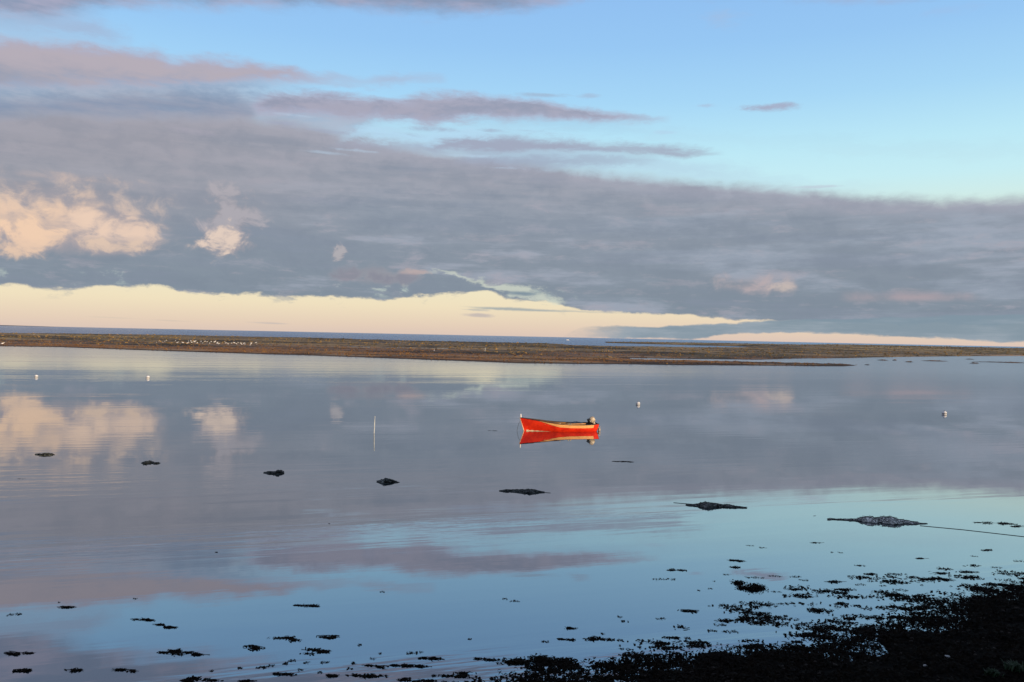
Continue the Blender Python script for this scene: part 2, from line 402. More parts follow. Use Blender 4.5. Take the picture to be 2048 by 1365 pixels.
# far edge of the lagoon lies under the spit: follows its middle
mid = [(-1500, 420), (-450, 395), (-250, 420), (-100, 440), (40, 400), (150, 420), (300, 800), (500, 860), (3000, 900)]
def strip(name, lo, hi, m_):
    V = []; F = []
    for (xa, ya), (xb, yb) in zip(lo, hi): V += [(xa, ya, 0), (xb, yb, 0)]
    for i in range(len(lo)-1): F.append((2*i, 2*i+2, 2*i+3, 2*i+1))
    return mesh_obj(name, V, F, m_, smooth=False)
tag(strip('lagoon_water', [(x, -60.) for x, y in mid], mid, M_lag), 'still grey blue lagoon mirroring the clouds', kind='structure')
far = [(-90000, 110000)] + [(x*60, 110000) for x, y in mid[1:-1]] + [(90000, 110000)]
tag(strip('sea', mid, far, M_sea), 'strip of open blue sea beyond the spit up to the horizon', kind='structure')

# ------------------------------------------------------------------ the low spit across the water
HZ = lambda px: ray_h(px)
def ray_h(px):       # photo row of the horizon at a column
    lo, hi = 400., 900.
    for _ in range(40):
        m0 = (lo+hi)/2
        if ray(px, m0).z > 0: lo = m0
        else: hi = m0
    return lo
npx = np.arange(-420, 2480, 2.2)
rows = []
d = 128.0
while d < 1150: rows.append(d); d *= 1.0062
rows = np.array(rows)
dirs = []
for p in npx:
    r = ray(p, ray_h(p)); dirs.append((r.x/r.y, 1.0))
dirs = np.array(dirs)
PX, DD = np.meshgrid(npx, rows)
XX = DD*dirs[:, 0][None, :]; YY = DD.copy()
def dist_of(px, py):  # forward distance where that row meets the water
    return ground(px, py).y
near = [(-420, 684), (0, 693), (120, 695), (340, 703), (520, 709), (700, 714.5), (900, 722), (1050, 727.5), (1200, 729), (1400, 731), (1600, 732.5), (1725, 733), (1760, 732.5)]
nearD = interp(npx, [(x, dist_of(x, y)) for x, y in near])[None, :]
farD = interp(npx, [(-420, 430), (0, 470), (180, 520), (340, 580), (600, 600), (700, 575), (850, 530), (1075, 530), (1180, 455), (1350, 490), (1480, 560), (1540, 700), (1600, 1000), (2500, 1100)])[None, :]
w1 = fbm(XX/22, YY/22, 5, 1); w2 = fbm(XX/5, YY/7, 5, 2); w3 = fbm(XX/60, YY/40, 4, 5); w4 = fbm(XX/1.7, YY/2.6, 3, 9)
dn = DD - (nearD + (w1-.5)*7)
dfar = farD + (w1-.5)*40 - DD
z = sstep(dn, 0, 9)*.26 + sstep(dn, 40, 110)*.10 + (w3-.5)*.30*sstep(dn, 15, 60) + (w1-.5)*.26*sstep(dn, 6, 40) + (w2-.5)*.22*sstep(dn, 1, 14) + (w4-.5)*.12*sstep(dn, 2, 10)
z = z - (1-sstep(dn, -6, 0))*.5
# gentle crest towards the sea
z += .45*sstep(dfar, 90, 25)*(PX < 1130) + .28*sstep(dfar, 90, 25)*(PX >= 1130)
z = np.where(dfar < 0, -.5, np.minimum(z, .02 + dfar*.05))
# rising dune ground towards the right
ridge = sstep(PX, 1500, 1700)*sstep(DD, 420, 900)*2.6
z += ridge*(dfar > 0)
# the channel that opens to the right behind the tip
chN = interp(npx, [(-500, 160), (1230, 196), (1400, 205), (1520, 212), (1600, 236), (1700, 262), (1850, 330), (2048, 425), (2480, 600)])[None, :] + (w1-.5)*12
chS = interp(npx, [(-500, 175), (1230, 190), (1400, 191), (1520, 190), (1600, 189), (1680, 189), (1725, 185), (1752, 172), (1775, 150), (2480, 60)])[None, :] + (w1-.5)*6
inch = (sstep(DD-chS, -6, 3)*sstep(chN-DD, -14, 3))*sstep(PX, 1215, 1300)
z = np.where(PX < 1560, z - inch*(.50 + (w2-.5)*.5*(PX < 1560)), z - inch*(z+.5))
# tip dies out
tipm = sstep(PX, 1685, 1750)*(DD < chN-3)
z = z - tipm*(z+.3)
# pools inside the spit
def pool(x0, x1, py, dep, w, k=.9):
    global z
    c = interp(npx, [(-500, 100), (2500, 100)])[None, :]
    dc = dist_of((x0+x1)/2, py)
    m_ = sstep(PX, x0-25, x0+20)*sstep(-PX, -x1-20, -x1+25)*sstep(w - np.abs(DD-dc-(w3-.5)*30) - (1-w2)*w*.9, -2, 8)
    z = z*(1-m_) + m_*(-.08 + (w2-.5)*.22)
pool(330, 470, 684.5, .7, 14); pool(570, 700, 691.5, .6, 14); pool(690, 910, 695.5, .6, 24); pool(905, 985, 702, .55, 18)
pool(1020, 1145, 702, .5, 22); pool(1180, 1330, 716, .4, 8); pool(700, 860, 686, .4, 24)
# second, more distant spit on the right
s2n = interp(npx, [(-500, 3000), (1170, 3000), (1213, 800), (1300, 760), (1500, 690), (1600, 600), (2500, 500)])[None, :]
s2 = sstep(DD - s2n, 0, 60)*interp(npx, [(1190, 0), (1260, .9), (1400, 1.8), (1600, 2.0), (2500, 2.0)])[None, :]*(1 - sstep(DD, 1000, 1140)) - .3*(PX < 1190)
z = np.maximum(z, np.where(DD > s2n, s2 + (w1-.5)*.5*(s2 > .2) - .12, -.5))
z = np.where(DD > 1130, -.5, z)
# low weed banks standing out of the channel on the right
for (x, y, w) in [(1765, 721, 14), (1820, 724.5, 12), (1870, 722.5, 32), (1940, 719, 12), (1950, 727, 12), (1995, 725, 60), (1790, 721, 6), (1735, 730, 8), (2030, 726, 40), (2120, 727, 50)]:
    dc = dist_of(x, y); m_ = np.exp(-((PX-x)/w)**2 - ((DD-dc)/4.5)**2)
    z = np.maximum(z, -.18 + m_*(.36 + (w2-.5)*.35))
V = np.stack([XX, YY, z], -1).reshape(-1, 3)
F = grid_faces(len(rows), len(npx))
zf = z.reshape(-1); keep = (zf[F] > -.3).any(1); F = F[keep]
used = np.unique(F); rem = -np.ones(len(V), int); rem[used] = np.arange(len(used))
spit = mesh_obj('spit', V[used], rem[F], None or M_weed)
spit.data.materials.clear()
# surface kinds
grass = sstep(w1 + (z-.55)*.7 + w3*.4, .55, .9)*sstep(dn, 10, 40)
weedz = np.maximum(sstep(dn, 2, 6)*(1-sstep(dn + (w3-.5)*50, 22, 44))*sstep(w1 + w2*.3, .35, .62), (1-sstep(z, .15, .40))*sstep(w2, .5, .7)*.6)
scrub = np.clip(sstep(w3*.5 + w1*.5, .50, .56)*sstep(dn, 30, 60)*.8 + np.exp(-((PX-880)/190)**4 - ((dfar-30)/38)**2), 0, 1)
grass = np.clip(grass + sstep(dn, 70, 140)*.55 + sstep(PX, 420, 60)*sstep(dn, 60, 120), 0, 1)
sand = sstep(PX, 1925, 2040)*np.exp(-((DD-chN-6)/22)**2)*1.0
sand = np.maximum(sand, sstep(w3, .56, .72)*sstep(z, .3, .5)*.35)
pink = sstep(PX, 1270, 1330)*(1-sstep(PX, 1480, 1560))*sstep(DD, 560, 700)
for nm, arr in (('grass', grass), ('weed', weedz), ('sand', np.clip(sand, 0, 1)), ('scrub', scrub)):
    at = spit.data.attributes.new(nm, 'FLOAT', 'POINT'); at.data.foreach_set('value', arr.reshape(-1)[used].astype(np.float32))
ms = bpy.data.materials.new('spit_ground'); ms.use_nodes = True; gg = G(ms.node_tree); b = ms.node_tree.nodes['Principled BSDF']
geo = gg.n('ShaderNodeNewGeometry'); P = geo.outputs['Position']
def att(nm):
    a = gg.n('ShaderNodeAttribute'); a.attribute_name = nm; return E(gg, a.outputs['Fac'])
nz1 = gg.noise(P, .25, 6, .6); nz2 = gg.noise(P, 1.4, 5, .7); nz3 = gg.noise(P, .06, 4, .6)
mud = gg.mix(gg.smooth(nz1, .35, .65), (.14, .090, .060), (.28, .175, .11))
cw = gg.mix(gg.smooth(nz2, .3, .7), (.14, .056, .018), (.52, .235, .07))
cg = gg.mix(gg.smooth(nz1, .35, .6), (.15, .12, .045), (.58, .40, .17))
cg = gg.mix(gg.smooth(nz2, .5, .7), cg, (.035, .032, .018))
c = gg.mix(att('weed'), mud, cw); c = gg.mix(att('grass'), c, cg)
sp2 = gg.n('ShaderNodeSeparateXYZ'); ms.node_tree.links.new(P, sp2.inputs[0])
PXs, PYs = E(gg, sp2.outputs[0]), E(gg, sp2.outputs[1])
l1_ = gg.noise(gg.vec(PXs*.012, PYs*.035, 2.2), 1, 6, .68); l2_ = gg.noise(gg.vec(PXs*.016, PYs*.045, 7.7), 1, 6, .7)
c = gg.mix(gg.smooth(l1_, .50, .58)*.9, c, (.022, .014, .008)); c = gg.mix(att('scrub')*.9, c, (.020, .017, .010))
c = gg.mix(gg.smooth(l2_, .54, .64)*.7, c, (.40, .29, .17))
c = gg.mix(gg.smooth(nz2*.4+nz3*.6, .53, .60)*.6, c, (.022, .016, .010))
c = gg.mix(att('sand'), c, (.42, .30, .21))
spz = gg.n('ShaderNodeSeparateXYZ'); ms.node_tree.links.new(P, spz.inputs[0])
wet = 1 - gg.smooth(E(gg, spz.outputs[2]) + (nz1-.5)*.12, .06, .20)
c = gg.mix(wet*.8, c, (.024, .013, .008))
gg.put(b.inputs['Base Color'], c); b.inputs['Roughness'].default_value = .85; b.inputs['Specular IOR Level'].default_value = .2
ms.node_tree.links.new
spit.data.materials.append(ms)
tag(spit, 'low brown tidal spit with mud, weed and rough grass across the lagoon', kind='structure')

# heather and grass tufts breaking up the spit
def tufts(name, n, m_, cond, h0, h1, label, seed):
    r = np.random.default_rng(seed)
    idx = np.flatnonzero(cond.reshape(-1) & (z.reshape(-1) > .12))
    idx = r.choice(idx, n)
    base = V[idx] + np.stack([r.normal(0, .5, n), r.normal(0, 1.0, n), np.full(n, -.05)], -1)
    D = base[:, 1]
    sc = r.uniform(h0, h1, n)*(1+(D-150)/600)
    k = 5; VV = []; FF = []
    for q in range(k):
        a = r.uniform(0, 6.28, n); ca, sa = np.cos(a), np.sin(a)
        w = sc*r.uniform(.5, 1.0, n); hh = sc*r.uniform(.5, 1, n)
        off = np.stack([r.normal(0, .35, n)*sc*1.6, r.normal(0, .3, n)*sc, np.zeros(n)], -1)
        p = base+off
        A = p + np.stack([ca*w, sa*w, np.zeros(n)], -1); B = p - np.stack([ca*w, sa*w, np.zeros(n)], -1)
        T = p + np.stack([r.normal(0, .3, n)*w, r.normal(0, .3, n)*w, hh], -1)
        T2 = p + np.stack([ca*w*.5, sa*w*.5, hh*.75], -1)
        o = len(VV)*n*1
        VV.append(np.stack([A, B, T, T2], 1).reshape(-1, 3))
    VV = np.concatenate(VV); FF = np.arange(len(VV)).reshape(-1, 4)
    o = mesh_obj(name, VV, FF, m_, smooth=False)
    tag(o, label, kind='stuff')
M_gr = mat('rough_grass', (.36, .23, .085), (.085, .075, .030), .35, .9, .1)
M_hw = mat('shore_weed', (.30, .165, .055), (.09, .046, .020), .5, .85, .2)
tufts('marsh_grass', 5000, M_gr, grass > .45, .12, .35, 'tufts of rough tan and olive grass on the spit', 5)
tufts('shore_weed', 7000, M_hw, (grass < .4) & (dn > 2) & (z < .7), .08, .22, 'orange brown weed along the low shore of the spit', 6)

# distant headland, far left on the horizon
hx = np.linspace(-16000, -10050, 60); hv = []; 
for i, x in enumerate(hx):
    t_ = i/59; h_ = 5 + 34*(1-t_)**.7*(.85+.3*float(vnoise(np.array(x/700.), np.array(2.), 3)))
    if i == 59: h_ = 1
    for yy, hh in ((16000, -2), (16600, h_*.8), (17200, h_), (18500, -2)): hv.append((x*1.0, yy, hh))
M_hd = mat('headland', (.10, .12, .16), (.13, .14, .17), .001, .9, .1)
tag(mesh_obj('headland', hv, grid_faces(60, 4), M_hd), 'faint blue headland low on the horizon at the far left', kind='structure')

# ------------------------------------------------------------------ the near shore and an unseen ridge added behind to shade it
shore_px = [(-1200, 1900), (-300, 1500), (300, 1450), (700, 1425), (900, 1408), (1010, 1380), (1080, 1362), (1200, 1345), (1330, 1332), (1480, 1320), (1640, 1308), (1760, 1278), (1860, 1235), (1960, 1207), (2048, 1188), (2300, 1130), (2900, 1040), (3600, 970)]
SL = [ground(x, y).xy for x, y in shore_px]
SLx = np.array([p.x for p in SL]); SLy = np.array([p.y for p in SL])
o_ = np.argsort(SLx); SLx = SLx[o_]; SLy = SLy[o_]
SLx = np.concatenate([[-200], SLx, [120]]); SLy = np.concatenate([[3], SLy, [SLy[-1]+20]])
def sdist(x, y):      # metres inland from the water's edge (approximate)
    yy = np.interp(x, SLx, SLy)
    sl_ = (np.interp(x+.5, SLx, SLy) - np.interp(x-.5, SLx, SLy))
    return (yy - y)/np.sqrt(1+sl_**2)
def shore_z(x, y):
    s = sdist(x, y)
    n1 = fbm(x/1.3, y/1.3, 5, 21); n2 = fbm(x/.35, y/.35, 3, 33)
    zz = np.where(s < 0, s*.07, s*.05) + sstep(s, 3.5, 13)*2.2 + np.maximum(s-3.5, 0)*.05 + (n1-.5)*(.09 + .22*sstep(s, .5, 3)) + (n2-.5)*(.05+.05*sstep(s, .5, 2)) - .01
    zz = np.minimum(zz, 3.3+(n1-.5)*.2)
    # ridge out of view, added to throw the foreground into shade
    rl = np.exp(-((y+15+.04*np.abs(x))/6.5)**2)*sstep(x, -60, -20)*(1-sstep(x, 105, 130))
    zz = zz + rl*(4.6+1.2*fbm(x/6, y/6, 4, 41))
    return zz
def gridmesh(xs, ys):
    A, B = np.meshgrid(xs, ys); return A, B
xs = np.concatenate([np.arange(-60, -14, .8), np.arange(-14, 18, .09), np.arange(18, 130, .9)])
ys = np.concatenate([np.arange(-45, 4, .7), np.arange(4, 22, .09), np.arange(22, 40, .6)])
A, B = gridmesh(xs, ys); Z = shore_z(A, B)
V2 = np.stack([A, B, Z], -1).reshape(-1, 3); F2 = grid_faces(len(ys), len(xs))
keep = (V2[F2][:, :, 2] > -.25).any(1); F2 = F2[keep]
used2 = np.unique(F2); rem = -np.ones(len(V2), int); rem[used2] = np.arange(len(used2))
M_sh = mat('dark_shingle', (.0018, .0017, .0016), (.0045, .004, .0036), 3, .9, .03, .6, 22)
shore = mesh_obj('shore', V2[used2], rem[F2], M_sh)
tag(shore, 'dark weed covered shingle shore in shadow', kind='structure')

# ------------------------------------------------------------------ seaweed
def fronds(centers, lens, r, lift=.03, w0=.008, w1=.022):
    """ribbons of curled weed, two bent quads each, at the given centres"""
    n = len(centers); a = r.uniform(0, 2*np.pi, n); d = np.stack([np.cos(a), np.sin(a)], -1)
    pn = np.stack([-d[:, 1], d[:, 0]], -1); w = r.uniform(w0, w1, n)[:, None]
    L = lens[:, None]; zz0 = centers[:, 2]
    cols = []
    bend = r.normal(0, .35, (n, 1))
    for k, t in enumerate((-.5, -.17, .17, .5)):
        c = centers[:, :2] + d*L*t + pn*bend*L*(t*t-.1)
        hz = zz0 + np.abs(r.normal(0, lift, n))*(1 if k in (1, 2) else .35)
        ww = w*(.45 if k in (0, 3) else 1.0)*r.uniform(.7, 1.3, (n, 1))
        dz_ = r.normal(0, .12, n)*ww[:, 0]
        cols.append(np.stack([np.concatenate([c+pn*ww, (hz+dz_)[:, None]], 1), np.concatenate([c-pn*ww, (hz-dz_)[:, None]], 1)], 1))
    VV = np.stack(cols, 1)             # n,4,2,3
    VV = VV.reshape(-1, 3); b0 = (np.arange(n)*8)[:, None]
    Fq = np.concatenate([b0 + np.array(q)[None] for q in ((0, 1, 3, 2), (2, 3, 5, 4), (4, 5, 7, 6))])
    return VV, Fq
def join(parts):
    Vs, Fs, o = [], [], 0
    for a, b in parts: Vs.append(a); Fs.append(b+o); o += len(a)
    return np.concatenate(Vs), np.concatenate(Fs)
def clump_mesh(wid, dep, r, dense=1.0, lift=.02):
    """a ragged flat raft of weed lying on the water, about wid by dep metres"""
    nsub = max(2, int(wid/.09)); cen = []
    sxs = np.sort(r.uniform(-.5, .5, nsub))*wid
    for s in sxs:
        e = math.sqrt(max(0, 1-(2*s/wid)**2))*.8+.2
        sy = r.normal(0, .25)*dep*e; k = int(r.uniform(9, 26)*dense)
        cen.append(np.stack([s + r.normal(0, .03+.05*wid, k), sy + r.normal(0, .12, k)*dep*e, np.abs(r.normal(0, lift*.6*e, k))], -1))
    cen = np.concatenate(cen)
    VV, FF = fronds(cen, r.uniform(.03, .10, len(cen)), r, lift*.5, .006, .016)
    # one holdfast strand threads the raft so that it stays together
    m = max(8, int(wid/.04)); xs_ = np.linspace(-.52, .52, m)*wid; ys_ = np.convolve(r.normal(0, .5, m+4), np.ones(5)/5, 'valid')*dep*.5
    P_ = []
    for i in range(m): w_ = .004+.007*r.random(); P_ += [(xs_[i], ys_[i]-w_, .006), (xs_[i], ys_[i]+w_, .010)]
    VV2 = np.array(P_); FF2 = np.array([(2*i, 2*i+2, 2*i+3, 2*i+1) for i in range(m-1)])
    VV, FF = join([(VV, FF), (VV2, FF2)])
    VV[:, 2] = np.clip(VV[:, 2], .004, None)
    return VV, FF
WG = 'small rafts of dark seaweed lying on the still water'
def weed_thing(px, py, w, label, hh=1.0, dense=1.0, group=WG, depth=None):
    p = ground(px, py); D = p.y; wid = w/FPX*D*.92
    r = np.random.default_rng(int(px*7+py*13))
    dep = depth if depth else min(max(wid*.42, .08), .4)*hh
    VV, FF = clump_mesh(wid, dep, r, dense*1.25, .012*hh)
    o = mesh_obj('seaweed_clump', VV, FF, M_weed, smooth=False, loc=p)
    o.rotation_euler = (0, 0, R(-2))
    tag(o, label, 'seaweed', group)
    return o
WT = [
 (135,1214,30,'thin pair of weed scraps at the pink reflection\'s left end, far left'),
 (285,1241,38,'thin broken weed strand, upper left end of the stepped trio at left'),
 (314,1250,20,'tiny middle weed tuft of the stepped trio at left'),
 (341,1256,28,'right end weed tuft of the stepped trio at left, lowest of the three'),
 (612,1212,48,'long thin weed strand alone on blue water left of centre, ending in a round knob'),
 (577,1279,60,'ragged weed raft above and left of two other rafts, lower left of centre'),
 (655,1273,46,'sparse scattered weed bits just right of the ragged raft, lower left of centre'),
 (508,1295,48,'slanting weed raft left of the pair at lower left of centre'),
 (628,1302,56,'dense flat weed raft right of the slanting one, lower left of centre'),
 (355,1306,66,'broad weed raft at lower left, the left half of the widest pair there'),
 (402,1310,38,'shorter weed raft touching the right end of the broad raft at lower left'),
 (38,1306,50,'thin line of weed specks by the left edge of the picture'),
 (46,1341,42,'leftmost of three similar weed tufts in a row near the bottom left'),
 (147,1341,38,'middle of three similar weed tufts in a row near the bottom left'),
 (251,1341,42,'rightmost of three similar weed tufts in a row near the bottom left'),
 (565,1349,42,'curved weed tuft near the bottom edge, left of the row of thicker rafts'),
 (665,1351,30,'short weed tuft near the bottom edge, left neighbour of the dense bottom raft'),
 (724,1353,58,'dense weed raft at the bottom edge straight below the rounded dark clump'),
 (758,1333,38,'rounded compact dark clump on the pink reflection near the bottom'),
 (808,1332,40,'row of small weed bits right of the rounded compact clump'),
 (862,1317,42,'thin weed strand at the upper edge of the pink reflection, bottom middle'),
 (850,1334,30,'small double tuft just below the thin strand, bottom middle'),
 (970,1320,42,'three weed dots in a line right of the pink reflection, bottom middle'),
 (912,1352,58,'pointed weed raft with upright bits near the bottom edge, bottom middle'),
 (828,1363,76,'flat weed raft cut by the bottom edge of the picture, middle'),
 (402,1363,62,'dark weed mound cut by the bottom edge, left third of the picture'),
 (500,1363,30,'small dark weed bit cut by the bottom edge, right of the mound at left'),
 (1134,1280,26,'small oval weed tuft left of the long one, below the middle of the picture'),
 (1196,1279,66,'long weed tuft right of the small oval one, below the middle of the picture'),
 (1145,1257,24,'faint pair of weed bits above the small oval tuft'),
 (1342,1276,34,'lens shaped weed tuft, upper one of two above the black shore'),
 (1332,1295,42,'flat double weed raft, lower one of two above the black shore'),
 (1350,1141,34,'lone dark weed tuft on open blue water right of centre'),
 (1380,1221,38,'broken weed strand below the lone tuft on open blue water, right of centre'),
 (1470,1122,34,'small flat weed line above the large round clump, farther from it'),
 (1467,1135,20,'shortest weed line between the flat line and the large round clump'),
 (1675,1164,38,'spiky weed tuft right of the large round clump'),
 (1640,1183,32,'slim weed tuft just below and left of the spiky one'),
 (1580,1180,26,'weed tuft right of the large round clump, level with its lower edge'),
 (1990,1047,70,'thin dark weed line by the right edge, right of the netted heap'),
 (2036,1054,28,'short dark weed scrap at the right edge below the thin line'),
 (1842,1158,54,'long weed raft at right, farthest out of the crowded patch'),
 (1940,1145,38,'slanted weed raft right of the crowded patch, alone on the water'),
 (1638,1086,22,'tiny dotted weed strand below the netted heap, left of it'),
 (1848,1118,22,'tiny grey weed scrap on open water between netted heap and shore at right'),
 (1974,1101,22,'tiny weed scrap near the right edge, above the slanted raft'),
]
for (x, y, w, lb) in WT: weed_thing(x, y, w, lb)
weed_thing(1503, 1174, 66, 'large round black seaweed clump standing well out of the blue water', 2.2, 4.5)
weed_thing(1247, 924, 46, 'flat dark weed raft alone on grey water right of and nearer than the boat', .5, 1.6, WG, .35)
weed_thing(985, 862, 16, 'faint weed scrap on the water left of the red boat', .4, .8, WG, .2)
# big raft joined to the shore, lower middle
weed_thing(1086, 1327, 150, 'widest black seaweed raft, lying off the tip of the black shore', 1.7, 3.0, WG, .5)

# crowded weed in the shallows and over the shore: uncountable
def scatter_weed():
    r = np.random.default_rng(77); parts = []
    def patches(n, cond, lens=(.04, .13), k=(10, 40), sx=.16, sy=.10, lift=.02):
        cs = []
        while len(cs) < n:
            x = r.uniform(-6, 16); y = r.uniform(6, 21)
            if r.random() < cond(x, y): cs.append((x, y))
        cen = []
        for x, y in cs:
            kk = int(r.uniform(*k)); q = r.uniform(.35, 1.4)
            c = np.stack([x + r.normal(0, sx*q, kk), y + r.normal(0, sy*q, kk), np.zeros(kk)], -1)
            cen.append(c)
        cen = np.concatenate(cen)
        cen[:, 2] = np.maximum(shore_z(cen[:, 0], cen[:, 1]), 0) + np.abs(r.normal(0, lift*.5, len(cen)))
        parts.append(fronds(cen, r.uniform(*lens, len(cen)), r, lift))
    def off(x, y): return float(sdist(np.array(x), np.array(y)))
    # right-hand shallows: thins out towards the outer limit
    OL = [ground(x_, y_) for x_, y_ in ((-400, 1480), (300, 1425), (700, 1385), (1000, 1350), (1180, 1322), (1330, 1268), (1440, 1232), (1475, 1175), (1560, 1160), (1680, 1166), (1800, 1140), (1900, 1128), (2048, 1128), (2400, 1070), (2900, 1000))]
    ox = np.array([p.x for p in OL]); oy = np.array([p.y for p in OL]); q_ = np.argsort(ox); ox = ox[q_]; oy = oy[q_]
    def c1(x, y):
        s = off(x, y)
        if s > .3: return 0
        yo = float(np.interp(x, ox, oy)); 
        if y > yo + .15: return 0
        u = min(max((yo - y)/max(yo - y - s + .01, .3), 0), 1)        # 0 outer limit .. 1 shore
        n_ = float(fbm(np.array(x/.9), np.array(y/.55), 3, 5))
        return float(sstep(np.array(n_ + .30*u), .52, .66))*(.12 + .88*u)
    patches(520, c1, (.03, .10), (8, 46), .15, .05, .010)
    def c2(x, y):
        s = off(x, y); return 1.0 if -.35 < s < 2.5 else (.35 if 2.5 <= s < 9 else 0)
    patches(2600, c2, (.04, .12), (16, 34), .22, .14, .018)
    return join(parts)
VV, FF = scatter_weed()
tag(mesh_obj('shore_seaweed', VV, FF, M_weed, smooth=False), 'black seaweed covering the shore and breaking into scraps in the shallows', kind='stuff')
# isolated specks
specks = [(43,958,14),(660,1048,6),(433,1105,8),(1630,1032,5),(1664,1105,8),(1682,1106,8),(1500,1092,14),(1525,1096,16),(1720,1132,26),(1948,1113,14),(2040,1123,26),(1993,1136,22),
 (1328,1159,46),(1510,1156,40),(1550,1153,30),(1590,1154,22),(1608,1161,18),(1552,1184,18),(1604,1180,18),(1454,1150,14),(30,1229,26),(118,1206,5),(270,1198,8),(422,1343,8),(480,1336,10),(522,1335,20),
 (540,1333,12),(650,1325,14),(600,1340,8),(612,1326,10),(700,1338,10),(710,1327,14),(745,1318,8),(760,1308,6),(824,1307,20),(842,1305,6),(765,1352,22),(1008,1356,20),(1090,1284,14),(1206,1268,8),(1240,1281,14),
 (1240,1234,8),(1250,1243,14),(1322,1238,18),(1397,1181,6),(1420,1178,10),(1428,1163,6),(1030,1203,20),(1010,1198,10),(765,1184,8),(940,1279,6),(1243,1298,8),(1262,1307,30),(1290,1311,36),(1375,1277,14),(1372,1293,10),
 (1770,1161,14),(1790,1167,24),(1800,1180,30),(1765,1172,12),(1720,1170,20),(1740,1163,12),(2005,1160,30),(1985,1171,30),(2030,1148,36),(2000,1176,40),(1470,1218,14),(1560,1208,14),(1580,1207,20),(1500,1228,26),(1530,1226,22),(1440,1250,24),(1450,1243,16),(1490,1240,26),
 (1460,1264,30),(1425,1262,20),(720,1290,6),(868,1352,10),(640,1345,10),(570,1328,12),(585,1322,14)]
r = np.random.default_rng(5); parts = []
for (x, y, w) in specks:
    p = ground(x, y); wid = w/FPX*p.y; n = max(3, int(w*.9))
    cen = np.stack([p.x + r.uniform(-.5, .5, n)*wid, p.y + r.normal(0, .015+.05*wid, n), np.abs(r.normal(0, .002, n))+.003], -1)
    parts.append(fronds(cen, r.uniform(.025, .07, n), r, .003, .004, .011))
VV, FF = join(parts); VV[:, 2] = np.clip(VV[:, 2], .004, None)
tag(mesh_obj('seaweed_scraps', VV, FF, M_weed, smooth=False), 'tiny loose scraps of seaweed scattered on the water', kind='stuff')

# pebbles on the shore
def pebbles(n):
    r = np.random.default_rng(9)
    ico = [(0, 0, 1)] + [(math.cos(a)*.89, math.sin(a)*.89, .45) for a in np.arange(5)*1.2566] + [(math.cos(a)*.89, math.sin(a)*.89, -.45) for a in np.arange(5)*1.2566+.628] + [(0, 0, -1)]
    ico = np.array(ico); f = [(0, 1+i, 1+(i+1) % 5) for i in range(5)] + [(1+i, 6+i, 1+(i+1) % 5) for i in range(5)] + [(1+(i+1) % 5, 6+i, 6+(i+1) % 5) for i in range(5)] + [(11, 6+(i+1) % 5, 6+i) for i in range(5)]
    f = np.array(f)
    x = r.uniform(-8, 15, n*5); y = r.uniform(5, 19, n*5); s = sdist(x, y); k = (s > .25) & (s < 9); x = x[k][:n]; y = y[k][:n]; n = len(x)
    zz = shore_z(x, y); sz = np.minimum(r.lognormal(-4.2, .5, n), .034)
    an = r.uniform(0, 6.28, n); ca, sa = np.cos(an), np.sin(an)
    jit = r.uniform(.75, 1.2, (n, 12, 1))
    P_ = ico[None]*jit*np.stack([sz*r.uniform(.8, 1.5, n), sz, sz*r.uniform(.45, .8, n)], -1)[:, None, :]
    Xr = P_[..., 0]*ca[:, None] - P_[..., 1]*sa[:, None]; Yr = P_[..., 0]*sa[:, None] + P_[..., 1]*ca[:, None]
    VV = np.stack([Xr + x[:, None], Yr + y[:, None], P_[..., 2] + zz[:, None] + sz[:, None]*.45], -1).reshape(-1, 3)
    FF = (f[None] + (np.arange(n)*12)[:, None, None]).reshape(-1, 3)
    return VV, FF
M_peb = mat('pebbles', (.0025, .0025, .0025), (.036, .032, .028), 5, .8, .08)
VV, FF = pebbles(9000)
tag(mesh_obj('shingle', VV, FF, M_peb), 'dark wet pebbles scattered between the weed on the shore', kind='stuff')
def stone(px, py, rad, m_, label):
    p = ground(px, py); 
    zz = float(shore_z(np.array(p.x), np.array(p.y))); p = ground(px, py, max(zz, 0)); zz = float(shore_z(np.array(p.x), np.array(p.y)))
    r = np.random.default_rng(int(px)); V_ = []
    for i in range(9):
        th = math.pi*i/8
        for j in range(12):
            ph = 2*math.pi*j/12; dd = Vector((math.sin(th)*math.cos(ph), math.sin(th)*math.sin(ph), math.cos(th)))
            q = 1 + .35*mnoise.noise(dd*1.7 + Vector((px, 0, 0)))
            V_.append((dd.x*rad*1.3*q, dd.y*rad*q, dd.z*rad*.75*q))
    o = mesh_obj('stone', V_, grid_faces(9, 12, True), m_, loc=(p.x, p.y, zz+rad*.4))
    tag(o, label, 'stone'); return o
M_st = mat('pale_stone', (.40, .43, .43), (.20, .22, .22), 14, .8, .2, .5, 40)
stone(1894, 1318, .038, M_st, 'pale grey rounded stone among the black weed at lower right')
stone(1850, 1334, .022, M_st, 'tiny pale pebble left of and below the rounded stone')
